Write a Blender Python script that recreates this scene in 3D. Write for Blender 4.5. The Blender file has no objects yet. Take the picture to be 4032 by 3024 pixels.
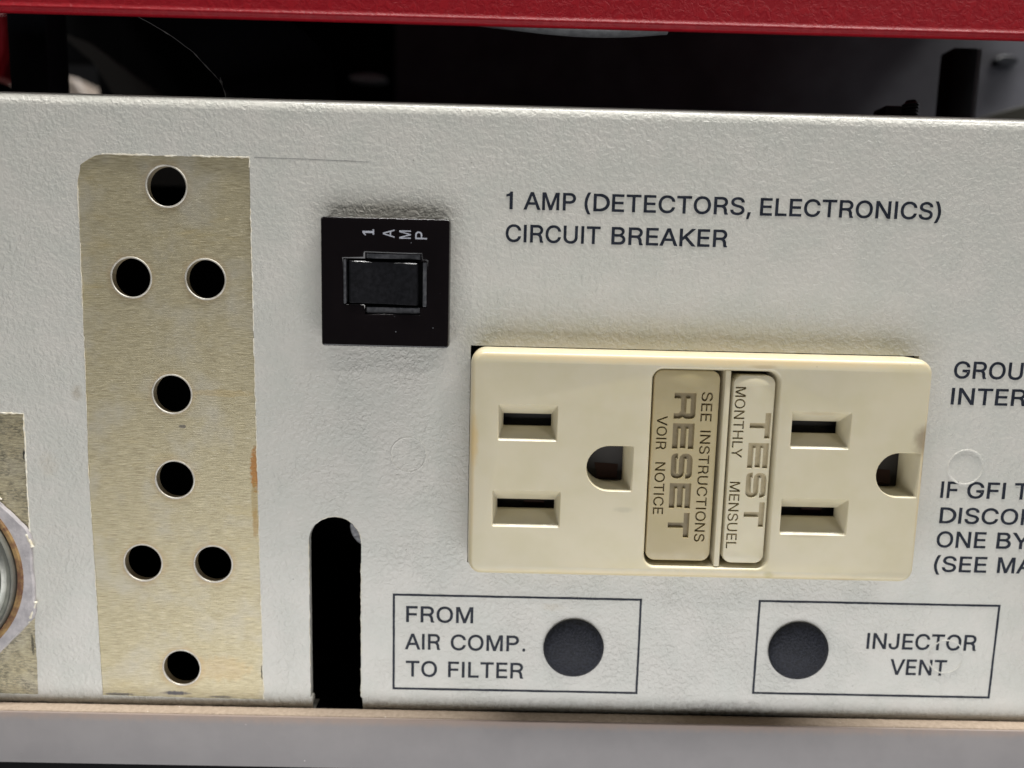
import bpy, math, random
import numpy as np
from mathutils import Vector, Matrix, Euler
from mathutils.geometry import tessellate_polygon
random.seed(7)

# ---------------------------------------------------------------- camera, world, lamps, exposure
# Everything is laid out in millimetres: x to the right, h out of the panel towards the viewer, z up.
# World coordinates are metres: (x, -h, z) / 1000 with z lifted by ZO.
ZO = 120.0
DIST = 107.64
def W(x, h, z): return Vector((x * 0.001, -h * 0.001, (z + ZO) * 0.001))
sc = bpy.context.scene
COL = sc.collection
cam_data = bpy.data.cameras.new("camera")
cam = bpy.data.objects.new("camera", cam_data)
COL.objects.link(cam)
cam.location = W(0, DIST, 0)
P_, Y_, R_ = -0.13305392, -0.00920759, -0.02456787
Rz = Matrix.Rotation(Y_, 3, 'Z'); Rx = Matrix.Rotation(P_, 3, 'X'); Ry = Matrix.Rotation(R_, 3, 'Y')
cam.rotation_euler = (Rz @ Rx @ Ry @ Matrix.Rotation(math.radians(90), 3, 'X')).to_euler()
cam_data.sensor_width = 36.0
cam_data.lens = 36.0 * 2900 / 4032
cam_data.clip_start = 0.005
cam_data.clip_end = 5.0
cam_data.dof.use_dof = True
cam_data.dof.focus_distance = 0.107
cam_data.dof.aperture_fstop = 10.0
sc.camera = cam

world = bpy.data.worlds.new("World"); sc.world = world
world.use_nodes = True
bg = world.node_tree.nodes["Background"]
bg.inputs[0].default_value = (0.95, 1.0, 1.03, 1)
bg.inputs[1].default_value = 0.045

def area_lamp(name, loc, target, sx, sy, power, color):
    d = bpy.data.lights.new(name, 'AREA'); d.shape = 'RECTANGLE'
    d.size = sx; d.size_y = sy; d.energy = power; d.color = color
    o = bpy.data.objects.new(name, d); COL.objects.link(o)
    o.location = loc
    zx = (Vector(loc) - Vector(target)).normalized()          # long side kept parallel to the panel
    xx = (Vector((1, 0, 0)) - zx * zx.x).normalized(); yx = zx.cross(xx)
    o.rotation_euler = Matrix((xx, yx, zx)).transposed().to_euler()
    return o
CEN = W(0, 0, -20)
# ceiling fitting almost straight above the panel, two more down the room to the right and left
area_lamp("ceiling_lamp", W(160, 62, 900), W(0, 0, 0), 1.0, 0.05, 21.0, (1.0, 0.985, 0.95))
area_lamp("room_lamp_right", W(620, 560, 780), W(0, 0, 0), 0.14, 0.05, 1.5, (1.0, 0.98, 0.95))
area_lamp("room_lamp_left", W(-650, 580, 740), W(0, 0, 0), 0.10, 0.05, 0.8, (1.0, 0.98, 0.95))
# pale bench below, and a small added lamp inside the case brightening the grey sheet
area_lamp("bench_bounce", W(10, 175, -185), W(0, 0, -50), 0.42, 0.16, 0.79, (0.985, 0.985, 1.0))
area_lamp("side_sheet_fill", W(163, -57, 44), W(125, -76, 48), 0.02, 0.02, 0.011, (0.92, 0.95, 1.0))
sc.view_settings.view_transform = 'Standard'
sc.view_settings.look = 'None'
sc.view_settings.exposure = 0.0
sc.view_settings.gamma = 1.0
sc.cycles.max_bounces = 8
sc.cycles.use_denoising = True

# ---------------------------------------------------------------- 2D shapes (mm in the panel plane)
def arc(cx, cz, r, a0, a1, n):
    return [(cx + r * math.cos(math.radians(a0 + (a1 - a0) * i / n)), cz + r * math.sin(math.radians(a0 + (a1 - a0) * i / n))) for i in range(n + 1)]
def rrect(x0, z0, x1, z1, r, n=6):
    r = max(r, 1e-4)
    return (arc(x1 - r, z1 - r, r, 0, 90, n) + arc(x0 + r, z1 - r, r, 90, 180, n)
            + arc(x0 + r, z0 + r, r, 180, 270, n) + arc(x1 - r, z0 + r, r, 270, 360, n))
def circle(cx, cz, r, n=40): return arc(cx, cz, r, 0, 360, n)[:-1]
def dshape(xl, xr, z0, z1, n=16, rr=0.25):      # flat on the right, half round on the left
    r = (z1 - z0) / 2; cz = (z0 + z1) / 2
    return (arc(xr - rr, z1 - rr, rr, 0, 90, 3) + arc(xl + r, cz, r, 90, 270, n) + arc(xr - rr, z0 + rr, rr, 270, 360, 3))
def area2(p):
    return 0.5 * sum(p[i][0] * p[(i + 1) % len(p)][1] - p[(i + 1) % len(p)][0] * p[i][1] for i in range(len(p)))
def ccw(p): return list(p) if area2(p) > 0 else list(p)[::-1]
def inset(p, d):                                 # ccw polygon, d > 0 shrinks
    if abs(d) < 1e-9: return list(p)
    n = len(p); out = []
    for i in range(n):
        a = Vector(p[i - 1]); b = Vector(p[i]); c = Vector(p[(i + 1) % n])
        e1 = (b - a); e2 = (c - b)
        if e1.length < 1e-7: e1 = e2
        if e2.length < 1e-7: e2 = e1
        e1 = e1.normalized(); e2 = e2.normalized()
        n1 = Vector((-e1.y, e1.x)); n2 = Vector((-e2.y, e2.x))
        m = n1 + n2
        if m.length < 1e-5: m = n1
        m = m.normalized(); k = d / max(0.35, m.dot(n1))
        q = b + m * k; out.append((q.x, q.y))
    return out
def jag(pts, step, amp, seed, closed=False):     # a hand-masked, slightly ragged line
    rnd = random.Random(seed); out = []; n = len(pts)
    rng = range(n) if closed else range(n - 1)
    for i in rng:
        a = Vector(pts[i]); b = Vector(pts[(i + 1) % n]); L = (b - a).length
        k = max(1, int(L / step)); d = (b - a) / k if k else b - a
        nn = Vector((-(b - a).y, (b - a).x)).normalized(); w = 0
        for j in range(k):
            w = 0.6 * w + rnd.uniform(-amp, amp)
            q = a + d * j + (nn * w if j else Vector((0, 0)))
            out.append((q.x, q.y))
    if not closed: out.append(pts[-1])
    return out

# ---------------------------------------------------------------- mesh builder
class MB:
    def __init__(s): s.v = []; s.f = []
    def add(s, vs, fs):
        o = len(s.v); s.v += [tuple(v) for v in vs]; s.f += [tuple(i + o for i in f) for f in fs]
    def rings(s, rs, closed=True, flip=False):   # rs: rings of (x, h, z) with equal counts
        n = len(rs[0]); vs = [p for r in rs for p in r]; fs = []
        for a in range(len(rs) - 1):
            for i in range(n if closed else n - 1):
                j = (i + 1) % n
                q = (a * n + i, a * n + j, (a + 1) * n + j, (a + 1) * n + i)
                fs.append(q[::-1] if flip else q)
        s.add(vs, fs)
    def cap(s, outer, holes, h, flip=False):
        loops = [outer] + list(holes)
        flat = [p for l in loops for p in l]
        tris = tessellate_polygon([[Vector((p[0], p[1], 0)) for p in l] for l in loops])
        fs = []
        for t in tris:
            a, b, c = [flat[i] for i in t]
            ar = (b[0] - a[0]) * (c[1] - a[1]) - (c[0] - a[0]) * (b[1] - a[1])
            if abs(ar) < 1e-10: continue
            t = tuple(t) if ar > 0 else tuple(t)[::-1]
            fs.append(t[::-1] if flip else t)
        s.add([(p[0], h, p[1]) for p in flat], fs)
    def slab(s, outer, profile, holes=(), back=False):
        """outer outline lofted through profile [(inset, h)...] from back to front, the last is the face.
        holes: [(outline, [(inset, h)...])] walls running back from the face."""
        outer = ccw(outer)
        rs = [[(x, h, z) for x, z in inset(outer, d)] for d, h in profile]
        s.rings(rs)
        hs = []
        for pts, prof in holes:
            pts = ccw(pts); hs.append(inset(pts, prof[0][0]))
            s.rings([[(x, h, z) for x, z in inset(pts, d)] for d, h in prof], flip=False)
        s.cap(inset(outer, profile[-1][0]), hs, profile[-1][1])
        if back: s.cap(inset(outer, profile[0][0]), [], profile[0][1], flip=True)
    def box(s, x0, x1, h0, h1, z0, z1, b=0.15, n=2):
        b = min(b, (x1 - x0) / 2.2, (z1 - z0) / 2.2, (h1 - h0) / 1.1)
        s.slab(rrect(x0, z0, x1, z1, b, n), [(0, h0), (0, h1 - b), (b * 0.3, h1 - b * 0.3), (b, h1)], back=True)
    def tube(s, pts, r, n=10, caps=True):
        pts = [Vector(p) for p in pts]; rs = []
        rad = r if isinstance(r, (list, tuple)) else [r] * len(pts)
        up = Vector((0.13, 0.9, 0.41)).normalized()
        for i, p in enumerate(pts):
            t = (pts[min(i + 1, len(pts) - 1)] - pts[max(i - 1, 0)]).normalized()
            u = (up - t * up.dot(t)).normalized(); w = t.cross(u)
            rs.append([tuple(p + (u * math.cos(2 * math.pi * k / n) + w * math.sin(2 * math.pi * k / n)) * rad[i]) for k in range(n)])
        s.rings(rs)
        if caps:
            for r_ in (rs[0], rs[-1]): s.add(r_, [tuple(range(n))])
    def lathe(s, cx, cz, prof, n=48):            # prof [(radius, h)...]
        s.rings([[(cx + r * math.cos(2 * math.pi * k / n), h, cz + r * math.sin(2 * math.pi * k / n)) for k in range(n)] for r, h in prof])
    def build(s, name, mat, parent=None, smooth=30, weld=True):
        me = bpy.data.meshes.new(name)
        org = parent_world(parent)
        me.from_pydata([W(*v) - org for v in s.v], [], s.f)
        import bmesh
        bm = bmesh.new(); bm.from_mesh(me)
        if weld: bmesh.ops.remove_doubles(bm, verts=bm.verts, dist=2e-6)
        bmesh.ops.recalc_face_normals(bm, faces=bm.faces)
        bm.to_mesh(me); bm.free()
        me.materials.append(mat)
        if smooth:
            me.shade_smooth(); me.set_sharp_from_angle(angle=math.radians(smooth))
        o = bpy.data.objects.new(name, me); COL.objects.link(o)
        if parent: o.parent = parent
        return o
def parent_world(p):
    v = Vector((0, 0, 0))
    while p is not None:
        v += p.location; p = p.parent
    return v
def thing(name, label, cat, x, h, z, group=None):
    o = bpy.data.objects.new(name, None); COL.objects.link(o)
    o.location = W(x, h, z); o.empty_display_size = 0.005
    o['label'] = label; o['category'] = cat
    if group: o['group'] = group
    return o
def structure(o): o['kind'] = 'structure'; return o
def label(o, t): o['label'] = t; return o

# ---------------------------------------------------------------- material helpers
class NM:
    def __init__(s, name):
        s.m = bpy.data.materials.new(name); s.m.use_nodes = True
        s.nt = s.m.node_tree; s.bsdf = s.nt.nodes["Principled BSDF"]
        g = s.nt.nodes.new('ShaderNodeNewGeometry')
        vm = s.nt.nodes.new('ShaderNodeVectorMath'); vm.operation = 'MULTIPLY_ADD'
        s.nt.links.new(g.outputs['Position'], vm.inputs[0])
        vm.inputs[1].default_value = (1000, 1000, 1000); vm.inputs[2].default_value = (0, 0, -ZO)
        s.pos = vm.outputs[0]
    def link(s, a, b): s.nt.links.new(a, b)
    def mapped(s, scale, loc=(0, 0, 0), rot=(0, 0, 0)):
        n = s.nt.nodes.new('ShaderNodeMapping'); s.link(s.pos, n.inputs[0])
        n.inputs['Scale'].default_value = scale; n.inputs['Location'].default_value = loc; n.inputs['Rotation'].default_value = rot
        return n.outputs[0]
    def noise(s, scale, detail=3, rough=0.5, dist=0.0, vec=None):
        n = s.nt.nodes.new('ShaderNodeTexNoise'); s.link(vec if vec is not None else s.pos, n.inputs['Vector'])
        n.inputs['Scale'].default_value = scale; n.inputs['Detail'].default_value = detail
        n.inputs['Roughness'].default_value = rough; n.inputs['Distortion'].default_value = dist
        return n.outputs['Fac']
    def voro(s, scale, vec=None, feature='F1', rnd=1.0):
        n = s.nt.nodes.new('ShaderNodeTexVoronoi'); n.feature = feature; s.link(vec if vec is not None else s.pos, n.inputs['Vector'])
        n.inputs['Scale'].default_value = scale; n.inputs['Randomness'].default_value = rnd
        return n.outputs['Distance']
    def ramp(s, x, a, b, lo=0.0, hi=1.0, smooth=True):
        n = s.nt.nodes.new('ShaderNodeMapRange'); n.clamp = True
        if smooth: n.interpolation_type = 'SMOOTHSTEP'
        s.link(x, n.inputs[0]); n.inputs[1].default_value = a; n.inputs[2].default_value = b
        n.inputs[3].default_value = lo; n.inputs[4].default_value = hi
        return n.outputs[0]
    def math(s, op, a, b=None):
        n = s.nt.nodes.new('ShaderNodeMath'); n.operation = op
        for i, q in enumerate((a, b)):
            if q is None: continue
            if isinstance(q, (int, float)): n.inputs[i].default_value = q
            else: s.link(q, n.inputs[i])
        return n.outputs[0]
    def mix(s, fac, a, b):
        n = s.nt.nodes.new('ShaderNodeMix'); n.data_type = 'RGBA'
        if isinstance(fac, (int, float)): n.inputs[0].default_value = fac
        else: s.link(fac, n.inputs[0])
        for i, q in ((6, a), (7, b)):
            if isinstance(q, tuple): n.inputs[i].default_value = (*q, 1)
            else: s.link(q, n.inputs[i])
        return n.outputs[2]
    def blob(s, cx, cz, rx, rz, hard=0.5, wob=0.35, wscale=1.2):
        """a stain of its own shape centred on (cx, cz): 1 inside, 0 outside, ragged by noise"""
        sx = s.nt.nodes.new('ShaderNodeSeparateXYZ'); s.link(s.pos, sx.inputs[0])
        dx = s.math('DIVIDE', s.math('SUBTRACT', sx.outputs[0], cx), rx)
        dz = s.math('DIVIDE', s.math('SUBTRACT', sx.outputs[2], cz), rz)
        r = s.math('SQRT', s.math('ADD', s.math('MULTIPLY', dx, dx), s.math('MULTIPLY', dz, dz)))
        if wob: r = s.math('ADD', r, s.math('MULTIPLY', s.math('SUBTRACT', s.noise(wscale, 3, 0.6), 0.5), wob * 2))
        return s.ramp(r, 1 - hard, 1 + hard * 0.3, 1.0, 0.0)
    def bump(s, height, dist, strength=1.0, normal=None):
        n = s.nt.nodes.new('ShaderNodeBump'); n.inputs['Strength'].default_value = strength
        n.inputs['Distance'].default_value = dist * 0.001; s.link(height, n.inputs['Height'])
        if normal is not None: s.link(normal, n.inputs['Normal'])
        return n.outputs[0]
    def out(s, color=None, rough=0.5, metal=0.0, normal=None, spec=0.5, **kw):
        b = s.bsdf
        if color is not None:
            if isinstance(color, tuple): b.inputs['Base Color'].default_value = (*color, 1)
            else: s.link(color, b.inputs['Base Color'])
        if isinstance(rough, (int, float)): b.inputs['Roughness'].default_value = rough
        else: s.link(rough, b.inputs['Roughness'])
        if isinstance(metal, (int, float)): b.inputs['Metallic'].default_value = metal
        else: s.link(metal, b.inputs['Metallic'])
        b.inputs['Specular IOR Level'].default_value = spec
        if normal is not None: s.link(normal, b.inputs['Normal'])
        for k, v in kw.items(): b.inputs[k].default_value = v
        return s.m

# letter outlines as polygons: advance width and loops, cap height 509
GLYPHS = {"(":[273,[[89,207,90,244,94,283,101,324,109,364,119,403,132,441,145,477,160,510,177,539,236,539,219,503,204,466,191,428,179,390,169,351,161,313,156,276,152,241,151,207,152,176,155,145,160,115,167,83,177,50,188,16,202,-19,218,-57,236,-96,177,-96,150,-46,128,4,111,55,99,106,92,156]]],
 ")":[273,[[37,-96,56,-56,72,-18,86,18,97,52,106,85,113,116,118,147,121,177,122,207,121,241,117,276,112,313,104,351,94,390,82,428,69,466,54,503,37,539,97,539,113,510,128,477,142,441,154,403,164,364,173,323,179,283,183,244,184,207,182,156,174,104,161,53,144,3,123,-47,97,-96]]],
 ",":[188,[[38,-119,68,71,137,71,84,-119]]],
 ".":[188,[[95,-4,83,-3,73,1,63,9,55,18,51,29,50,41,51,53,55,64,63,73,73,81,83,85,95,87,107,85,118,81,128,73,135,64,140,53,141,41,140,29,135,18,128,9,118,1,107,-3]]],
 "B":[456,[[60,0,60,509,241,509,274,507,304,501,329,491,350,477,367,461,381,442,390,421,396,398,398,374,397,353,393,336,387,320,378,307,368,295,356,286,343,278,329,272,315,267,315,262,331,260,347,254,363,245,378,234,391,220,402,203,411,184,416,161,418,136,416,111,410,88,400,67,386,48,368,31,344,18,317,8,284,2,247,0],[125,57,245,57,281,60,309,67,330,80,344,96,353,115,355,137,354,153,350,169,342,184,333,197,320,209,306,218,289,225,269,229,248,231,125,231],[125,285,238,285,256,287,273,290,288,296,302,304,314,314,323,326,330,340,335,355,336,372,333,393,326,412,313,429,294,442,270,449,240,452,125,452]]],
 "C":[510,[[267,-7,225,-3,186,7,150,25,119,49,92,79,70,115,53,157,44,203,40,254,44,305,53,352,70,393,92,429,119,459,150,484,186,501,225,512,267,516,293,514,317,511,340,504,362,496,383,485,402,471,419,456,435,438,448,418,459,397,467,373,473,348,408,348,404,365,397,380,389,395,380,407,369,418,357,428,344,437,330,444,315,449,300,453,284,455,267,456,237,453,209,445,184,432,161,414,141,391,125,364,113,332,106,295,103,254,106,213,113,177,125,145,141,117,161,94,184,76,210,63,237,56,267,53,284,54,300,56,315,60,330,65,344,72,357,81,369,90,380,102,389,114,397,128,404,144,408,160,473,160,467,135,459,112,448,91,435,71,420,53,402,38,383,24,363,13,341,5,317,-2,293,-6]]],
 "E":[419,[[60,0,60,509,372,509,372,452,125,452,125,286,355,286,355,229,125,229,125,57,375,57,375,0]]],
 "F":[410,[[60,0,60,509,369,509,369,452,125,452,125,278,346,278,346,221,125,221,125,0]]],
 "G":[520,[[269,-7,225,-3,185,7,149,25,118,49,91,79,69,116,53,157,43,203,40,254,43,305,53,352,69,393,91,429,117,459,149,484,184,501,223,512,265,516,291,514,316,510,340,504,363,494,384,483,403,469,421,453,436,436,449,416,460,395,468,373,474,349,408,349,402,365,395,379,387,393,378,406,368,417,356,427,344,436,330,443,315,448,300,453,283,455,265,456,236,453,209,445,183,432,160,414,141,392,125,364,113,332,106,295,103,254,106,213,113,177,125,145,141,117,161,95,184,76,210,63,238,56,269,53,296,55,322,61,345,71,365,85,382,102,396,123,407,147,413,173,415,202,434,199,283,199,283,256,478,256,478,200,475,160,466,124,451,91,431,62,406,38,377,19,344,5,308,-4]]],
 "H":[517,[[60,0,60,509,125,509,125,289,392,289,392,509,457,509,457,0,392,0,392,232,125,232,125,0]]],
 "J":[396,[[185,-7,143,-2,106,11,75,33,52,63,38,100,33,145,33,173,98,173,98,145,100,117,108,93,122,74,139,61,160,53,185,50,209,53,230,61,248,74,261,93,269,117,272,145,272,509,336,509,336,145,332,100,318,63,294,33,263,11,227,-2]]],
 "L":[393,[[60,0,60,509,125,509,125,57,361,57,361,0]]],
 "O":[533,[[267,-7,225,-3,186,7,150,25,119,49,92,79,70,115,53,157,44,203,40,254,44,305,53,352,70,393,92,429,119,459,150,484,186,501,225,512,267,516,309,512,348,501,384,484,415,459,442,429,464,393,480,352,490,305,493,254,490,203,480,157,464,115,442,79,415,49,384,25,348,7,309,-3],[267,53,296,55,324,63,349,76,372,94,392,116,408,144,420,176,428,213,430,254,428,295,420,332,408,365,392,392,372,415,349,433,324,446,296,453,267,456,237,453,210,445,184,433,161,415,142,392,125,364,113,332,106,295,103,254,106,213,113,176,125,144,142,117,161,94,184,76,210,63,237,55]]],
 "S":[447,[[224,-9,188,-7,156,-1,128,9,102,23,81,40,64,60,51,83,42,109,38,137,104,137,108,118,114,102,123,88,136,76,150,66,166,59,185,53,204,50,224,49,246,50,267,54,286,60,303,69,317,79,329,92,338,106,344,122,346,139,344,154,340,168,332,179,322,189,310,197,296,205,245,222,184,239,145,253,112,269,86,289,67,313,56,341,52,372,54,400,62,425,75,448,92,468,113,484,138,498,165,508,195,514,227,516,259,514,289,508,316,498,340,484,360,468,377,449,390,427,398,403,401,378,337,378,332,402,320,421,302,437,280,449,254,456,225,459,204,457,185,454,167,448,152,440,139,430,129,418,121,405,117,391,115,376,117,359,122,345,131,334,142,324,155,315,169,308,212,293,264,279,312,264,328,256,344,248,359,238,372,226,384,213,395,198,402,180,407,161,408,139,406,112,399,87,386,64,370,43,349,25,323,11,294,0,261,-7]]],
 "T":[449,[[32,452,32,509,417,509,417,452,257,452,257,0,193,0,193,452]]],
 "U":[517,[[259,-8,220,-6,186,2,154,15,126,33,103,55,85,80,71,108,63,140,60,173,60,509,124,509,124,178,126,155,132,133,141,113,153,95,169,80,187,68,208,59,232,53,259,52,285,53,309,59,331,68,349,80,364,95,377,113,385,133,391,155,393,178,393,509,457,509,457,173,454,140,446,108,433,80,414,55,391,33,363,15,332,2,297,-6]]]}

# ---------------------------------------------------------------- materials
def mat_paint():
    s = NM("panel_paint")
    a = s.noise(1.5, 4, 0.55, 0.45)
    b = s.noise(3.6, 3, 0.55, 0.2)
    c = s.ramp(s.noise(0.13, 3, 0.6), 0.35, 0.68)
    h = s.math('ADD', s.math('MULTIPLY', s.ramp(a, 0.36, 0.66), 0.6), s.math('MULTIPLY', b, 0.5))
    h = s.math('MULTIPLY', h, s.math('ADD', s.math('MULTIPLY', c, 0.6), 0.5))
    n = s.bump(h, 0.135, 0.95)
    col = s.mix(s.ramp(s.noise(0.16, 3, 0.6), 0.3, 0.7), (0.54, 0.522, 0.475), (0.50, 0.497, 0.45))
    col = s.mix(s.ramp(a, 0.3, 0.5, 0.15, 0.0), col, (0.42, 0.40, 0.35))
    # small dark specks and fibres
    sp = s.ramp(s.voro(0.30, rnd=1.0), 0.018, 0.036, 0.75, 0.0)
    sp = s.math('MULTIPLY', sp, s.ramp(s.noise(0.21, 1), 0.50, 0.56))
    col = s.mix(sp, col, (0.10, 0.085, 0.06))
    sp2 = s.ramp(s.voro(0.8), 0.025, 0.06, 0.5, 0.0)
    sp2 = s.math('MULTIPLY', sp2, s.ramp(s.noise(0.4, 2), 0.55, 0.62))
    col = s.mix(sp2, col, (0.22, 0.19, 0.14))
    # patches and stains: darker along the rail, a brown spot near the bare strip
    for (cx, cz, rx, rz, k, c2) in ((-16.5, 10.0, 8.6, 1.8, 0.45, (0.26, 0.235, 0.185)), (27, -7.0, 36, 3.4, 0.35, (0.53, 0.49, 0.33)),  # painted shade over the breaker, painted ivory bounce light over the receptacle
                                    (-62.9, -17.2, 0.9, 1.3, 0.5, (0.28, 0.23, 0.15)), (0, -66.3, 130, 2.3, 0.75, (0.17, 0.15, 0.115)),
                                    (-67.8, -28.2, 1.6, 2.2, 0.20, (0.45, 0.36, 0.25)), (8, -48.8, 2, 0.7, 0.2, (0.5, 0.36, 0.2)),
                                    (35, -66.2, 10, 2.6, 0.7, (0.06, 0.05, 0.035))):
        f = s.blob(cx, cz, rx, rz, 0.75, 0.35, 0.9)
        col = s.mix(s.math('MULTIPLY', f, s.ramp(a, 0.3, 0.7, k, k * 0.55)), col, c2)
    r = s.ramp(s.noise(2.5, 3), 0.3, 0.7, 0.36, 0.52)
    return s.out(col, r, 0, n, 0.4, **{'Coat Weight': 0.35, 'Coat Roughness': 0.16})
def mat_bare():
    s = NM("bare_brushed_steel")
    br = s.noise(1.0, 6, 0.7, 0.1, s.mapped((0.45, 1, 9)))
    br2 = s.noise(1.0, 4, 0.6, 0.1, s.mapped((0.8, 1, 11), (3, 0, 7)))
    big = s.noise(0.12, 3, 0.6)
    col = s.mix(s.ramp(br, 0.3, 0.7), (0.30, 0.255, 0.155), (0.57, 0.505, 0.335))
    col = s.mix(s.ramp(br2, 0.56, 0.76, 0.0, 0.6), col, (0.70, 0.68, 0.58))
    col = s.mix(s.ramp(br2, 0.42, 0.24, 0.0, 0.5), col, (0.25, 0.215, 0.15))
    col = s.mix(s.ramp(big, 0.45, 0.72, 0.0, 0.55), col, (0.47, 0.445, 0.38))
    col = s.mix(s.ramp(s.noise(0.25, 4, 0.6, 0.6, s.mapped((0.5, 1, 1.2))), 0.55, 0.8, 0, 0.5), col, (0.50, 0.40, 0.20))
    # warm halo round each punched hole
    for cx, cz in HOLES:
        f = s.blob(cx, cz, 3.7, 3.7, 0.28, 0.22, 0.8)
        col = s.mix(s.math('MULTIPLY', f, 0.5 if cz < -40 else 0.32), col, (0.40, 0.265, 0.13))
    # rust along the right edge and further stains
    for (cx, cz, rx, rz, k, c2, w) in ((-37.05, -28.2, 0.8, 3.6, 0.9, (0.36, 0.16, 0.04), 2.2), (-37.3, -33.0, 0.5, 3.6, 0.45, (0.28, 0.19, 0.05), 1.6),
                                    (-37.2, -36.6, 0.5, 2.5, 0.5, (0.33, 0.20, 0.06), 1.6), (-41.5, -16.8, 4.5, 0.6, 0.28, (0.46, 0.32, 0.12), 1.0), (-43, -60, 5, 2.2, 0.25, (0.5, 0.33, 0.14), 1.0),
                                    (-47.7, -21.9, 0.65, 0.28, 0.8, (0.12, 0.11, 0.1), 2.5), (-50.2, -64.2, 2.2, 0.35, 0.85, (0.045, 0.05, 0.08), 2.0), (-59.0, -64.55, 2.6, 0.25, 0.8, (0.08, 0.08, 0.09), 2),
                                    (-36.7, -60.5, 0.22, 1.2, 0.9, (0.02, 0.02, 0.02), 2), (-43.0, -64.7, 2, 0.22, 0.7, (0.08, 0.08, 0.09), 2),
                                    (-71.3, -26.8, 0.28, 0.9, 1.0, (0.02, 0.02, 0.02), 2), (-71.9, -56.6, 0.22, 1.9, 0.9, (0.03, 0.025, 0.02), 3)):
        f = s.blob(cx, cz, rx, rz, 0.35, 0.7, w)
        col = s.mix(s.math('MULTIPLY', f, k), col, c2)
    # the left patch is dirtier: black mottling
    sx = s.nt.nodes.new('ShaderNodeSeparateXYZ'); s.link(s.pos, sx.inputs[0])
    left = s.ramp(sx.outputs[0], -66, -67, 0, 1)
    mot = s.ramp(s.noise(1.7, 5, 0.7, 0.3, s.mapped((0.7, 1, 2.2))), 0.43, 0.60, 0.9, 0.0)
    low = s.ramp(s.noise(0.5, 4, 0.6), 0.35, 0.6, 1.0, 0.35)
    col = s.mix(s.math('MULTIPLY', s.math('MULTIPLY', left, mot), low), col, (0.13, 0.12, 0.085))
    n = s.bump(s.math('ADD', br, s.math('MULTIPLY', br2, 0.5)), 0.06, 0.9)
    return s.out(col, 0.42, 0.5, n, 0.4)
HOLES = [(-48.75, 12.75), (-54.3, -0.22), (-43.62, -0.2), (-49.05, -17.1), (-49.1, -30.03), (-54.38, -43.13), (-43.75, -43.1), (-49.12, -59.98)]
M = {}
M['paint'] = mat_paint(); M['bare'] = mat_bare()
def simple(name, col, rough=0.5, metal=0.0, bump=None, spec=0.5, var=None, **kw):
    s = NM(name); n = None; c = col
    if var:
        c = s.mix(s.ramp(s.noise(var[0], 4, 0.6), 0.3, 0.7), col, var[1])
    if bump: n = s.bump(s.noise(bump[0], 4, 0.6), bump[1], 0.8)
    return s.out(c, rough, metal, n, spec, **kw)
def mat_ink():
    s = NM("navy_black_ink")
    col = s.mix(s.ramp(s.noise(1.5, 3), 0.35, 0.7), (0.009, 0.012, 0.020), (0.022, 0.026, 0.038))
    return s.out(col, 0.55, 0, s.bump(s.noise(1.4, 4, 0.6, 0.8), 0.06, 0.7), 0.2)
M['ink'] = mat_ink()
def mat_cream(name, base, dark):
    s = NM(name)
    col = s.mix(s.ramp(s.noise(0.16, 4, 0.6), 0.35, 0.7), base, tuple(b * k for b, k in zip(base, (0.95, 0.95, 0.9))))
    for (cx, cz, rx, rz, k, c2, w) in ((28, -9.7, 40, 0.9, 0.5, (0.68, 0.50, 0.26), 0.5), (-4.3, -22, 0.8, 4.0, 0.6, (0.55, 0.38, 0.15), 0.9), (60.3, -26, 0.7, 16, 0.4, (0.60, 0.42, 0.20), 0.6), (-4.5, -25, 0.5, 18, 0.35, (0.60, 0.44, 0.22), 0.6), (21.0, -25, 0.35, 15, 0.3, (0.5, 0.38, 0.18), 0.9), (45, -17.0, 3, 0.35, 0.3, (0.4, 0.3, 0.18), 1.3), (44, -34.9, 4, 0.3, 0.35, (0.35, 0.27, 0.17), 1.3),
                                       (60.0, -20.4, 1.9, 2.5, 0.65, (0.17, 0.115, 0.065), 0.9), (60.2, -24.5, 0.22, 3.0, 0.9, (0.06, 0.04, 0.03), 1.4),
                                       (36.3, -10.5, 2.4, 0.35, 0.55, (0.40, 0.31, 0.18), 1.2), (25, -41.2, 40, 0.55, 0.35, (0.72, 0.56, 0.28), 0.5),
                                       (17.4, -31.6, 1.6, 0.5, 0.3, (0.30, 0.28, 0.2), 1.2), (39.0, -40.9, 0.9, 0.6, 0.5, (0.35, 0.3, 0.1), 1.2), (50, -41.6, 3, 0.3, 0.4, (0.35, 0.22, 0.12), 1.2)):
        col = s.mix(s.math('MULTIPLY', s.blob(cx, cz, rx, rz, 0.7, 0.35, w), k), col, c2)
    sp = s.ramp(s.voro(0.45), 0.02, 0.05, 0.55, 0.0)
    sp = s.math('MULTIPLY', sp, s.ramp(s.noise(0.3, 2), 0.52, 0.6))
    col = s.mix(sp, col, dark)
    n = s.bump(s.noise(5, 3, 0.6), 0.006, 0.6)
    return s.out(col, s.ramp(s.noise(0.6, 3), 0.3, 0.7, 0.30, 0.42), 0, n, 0.5, **{'Subsurface Weight': 0.12, 'Subsurface Radius': (1.0, 0.7, 0.35), 'Subsurface Scale': 0.0008})
M['cream'] = mat_cream("ivory_plastic", (0.565, 0.508, 0.365), (0.25, 0.2, 0.12))
M['cream_button'] = mat_cream("ivory_button_plastic", (0.565, 0.508, 0.365), (0.25, 0.2, 0.12))
M['tan_button'] = mat_cream("tan_button_plastic", (0.41, 0.34, 0.195), (0.16, 0.12, 0.06))
M['engrave_tan'] = simple("engraved_floor_tan", (0.235, 0.185, 0.10), 0.5, var=(1.0, (0.19, 0.15, 0.08)))
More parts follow.
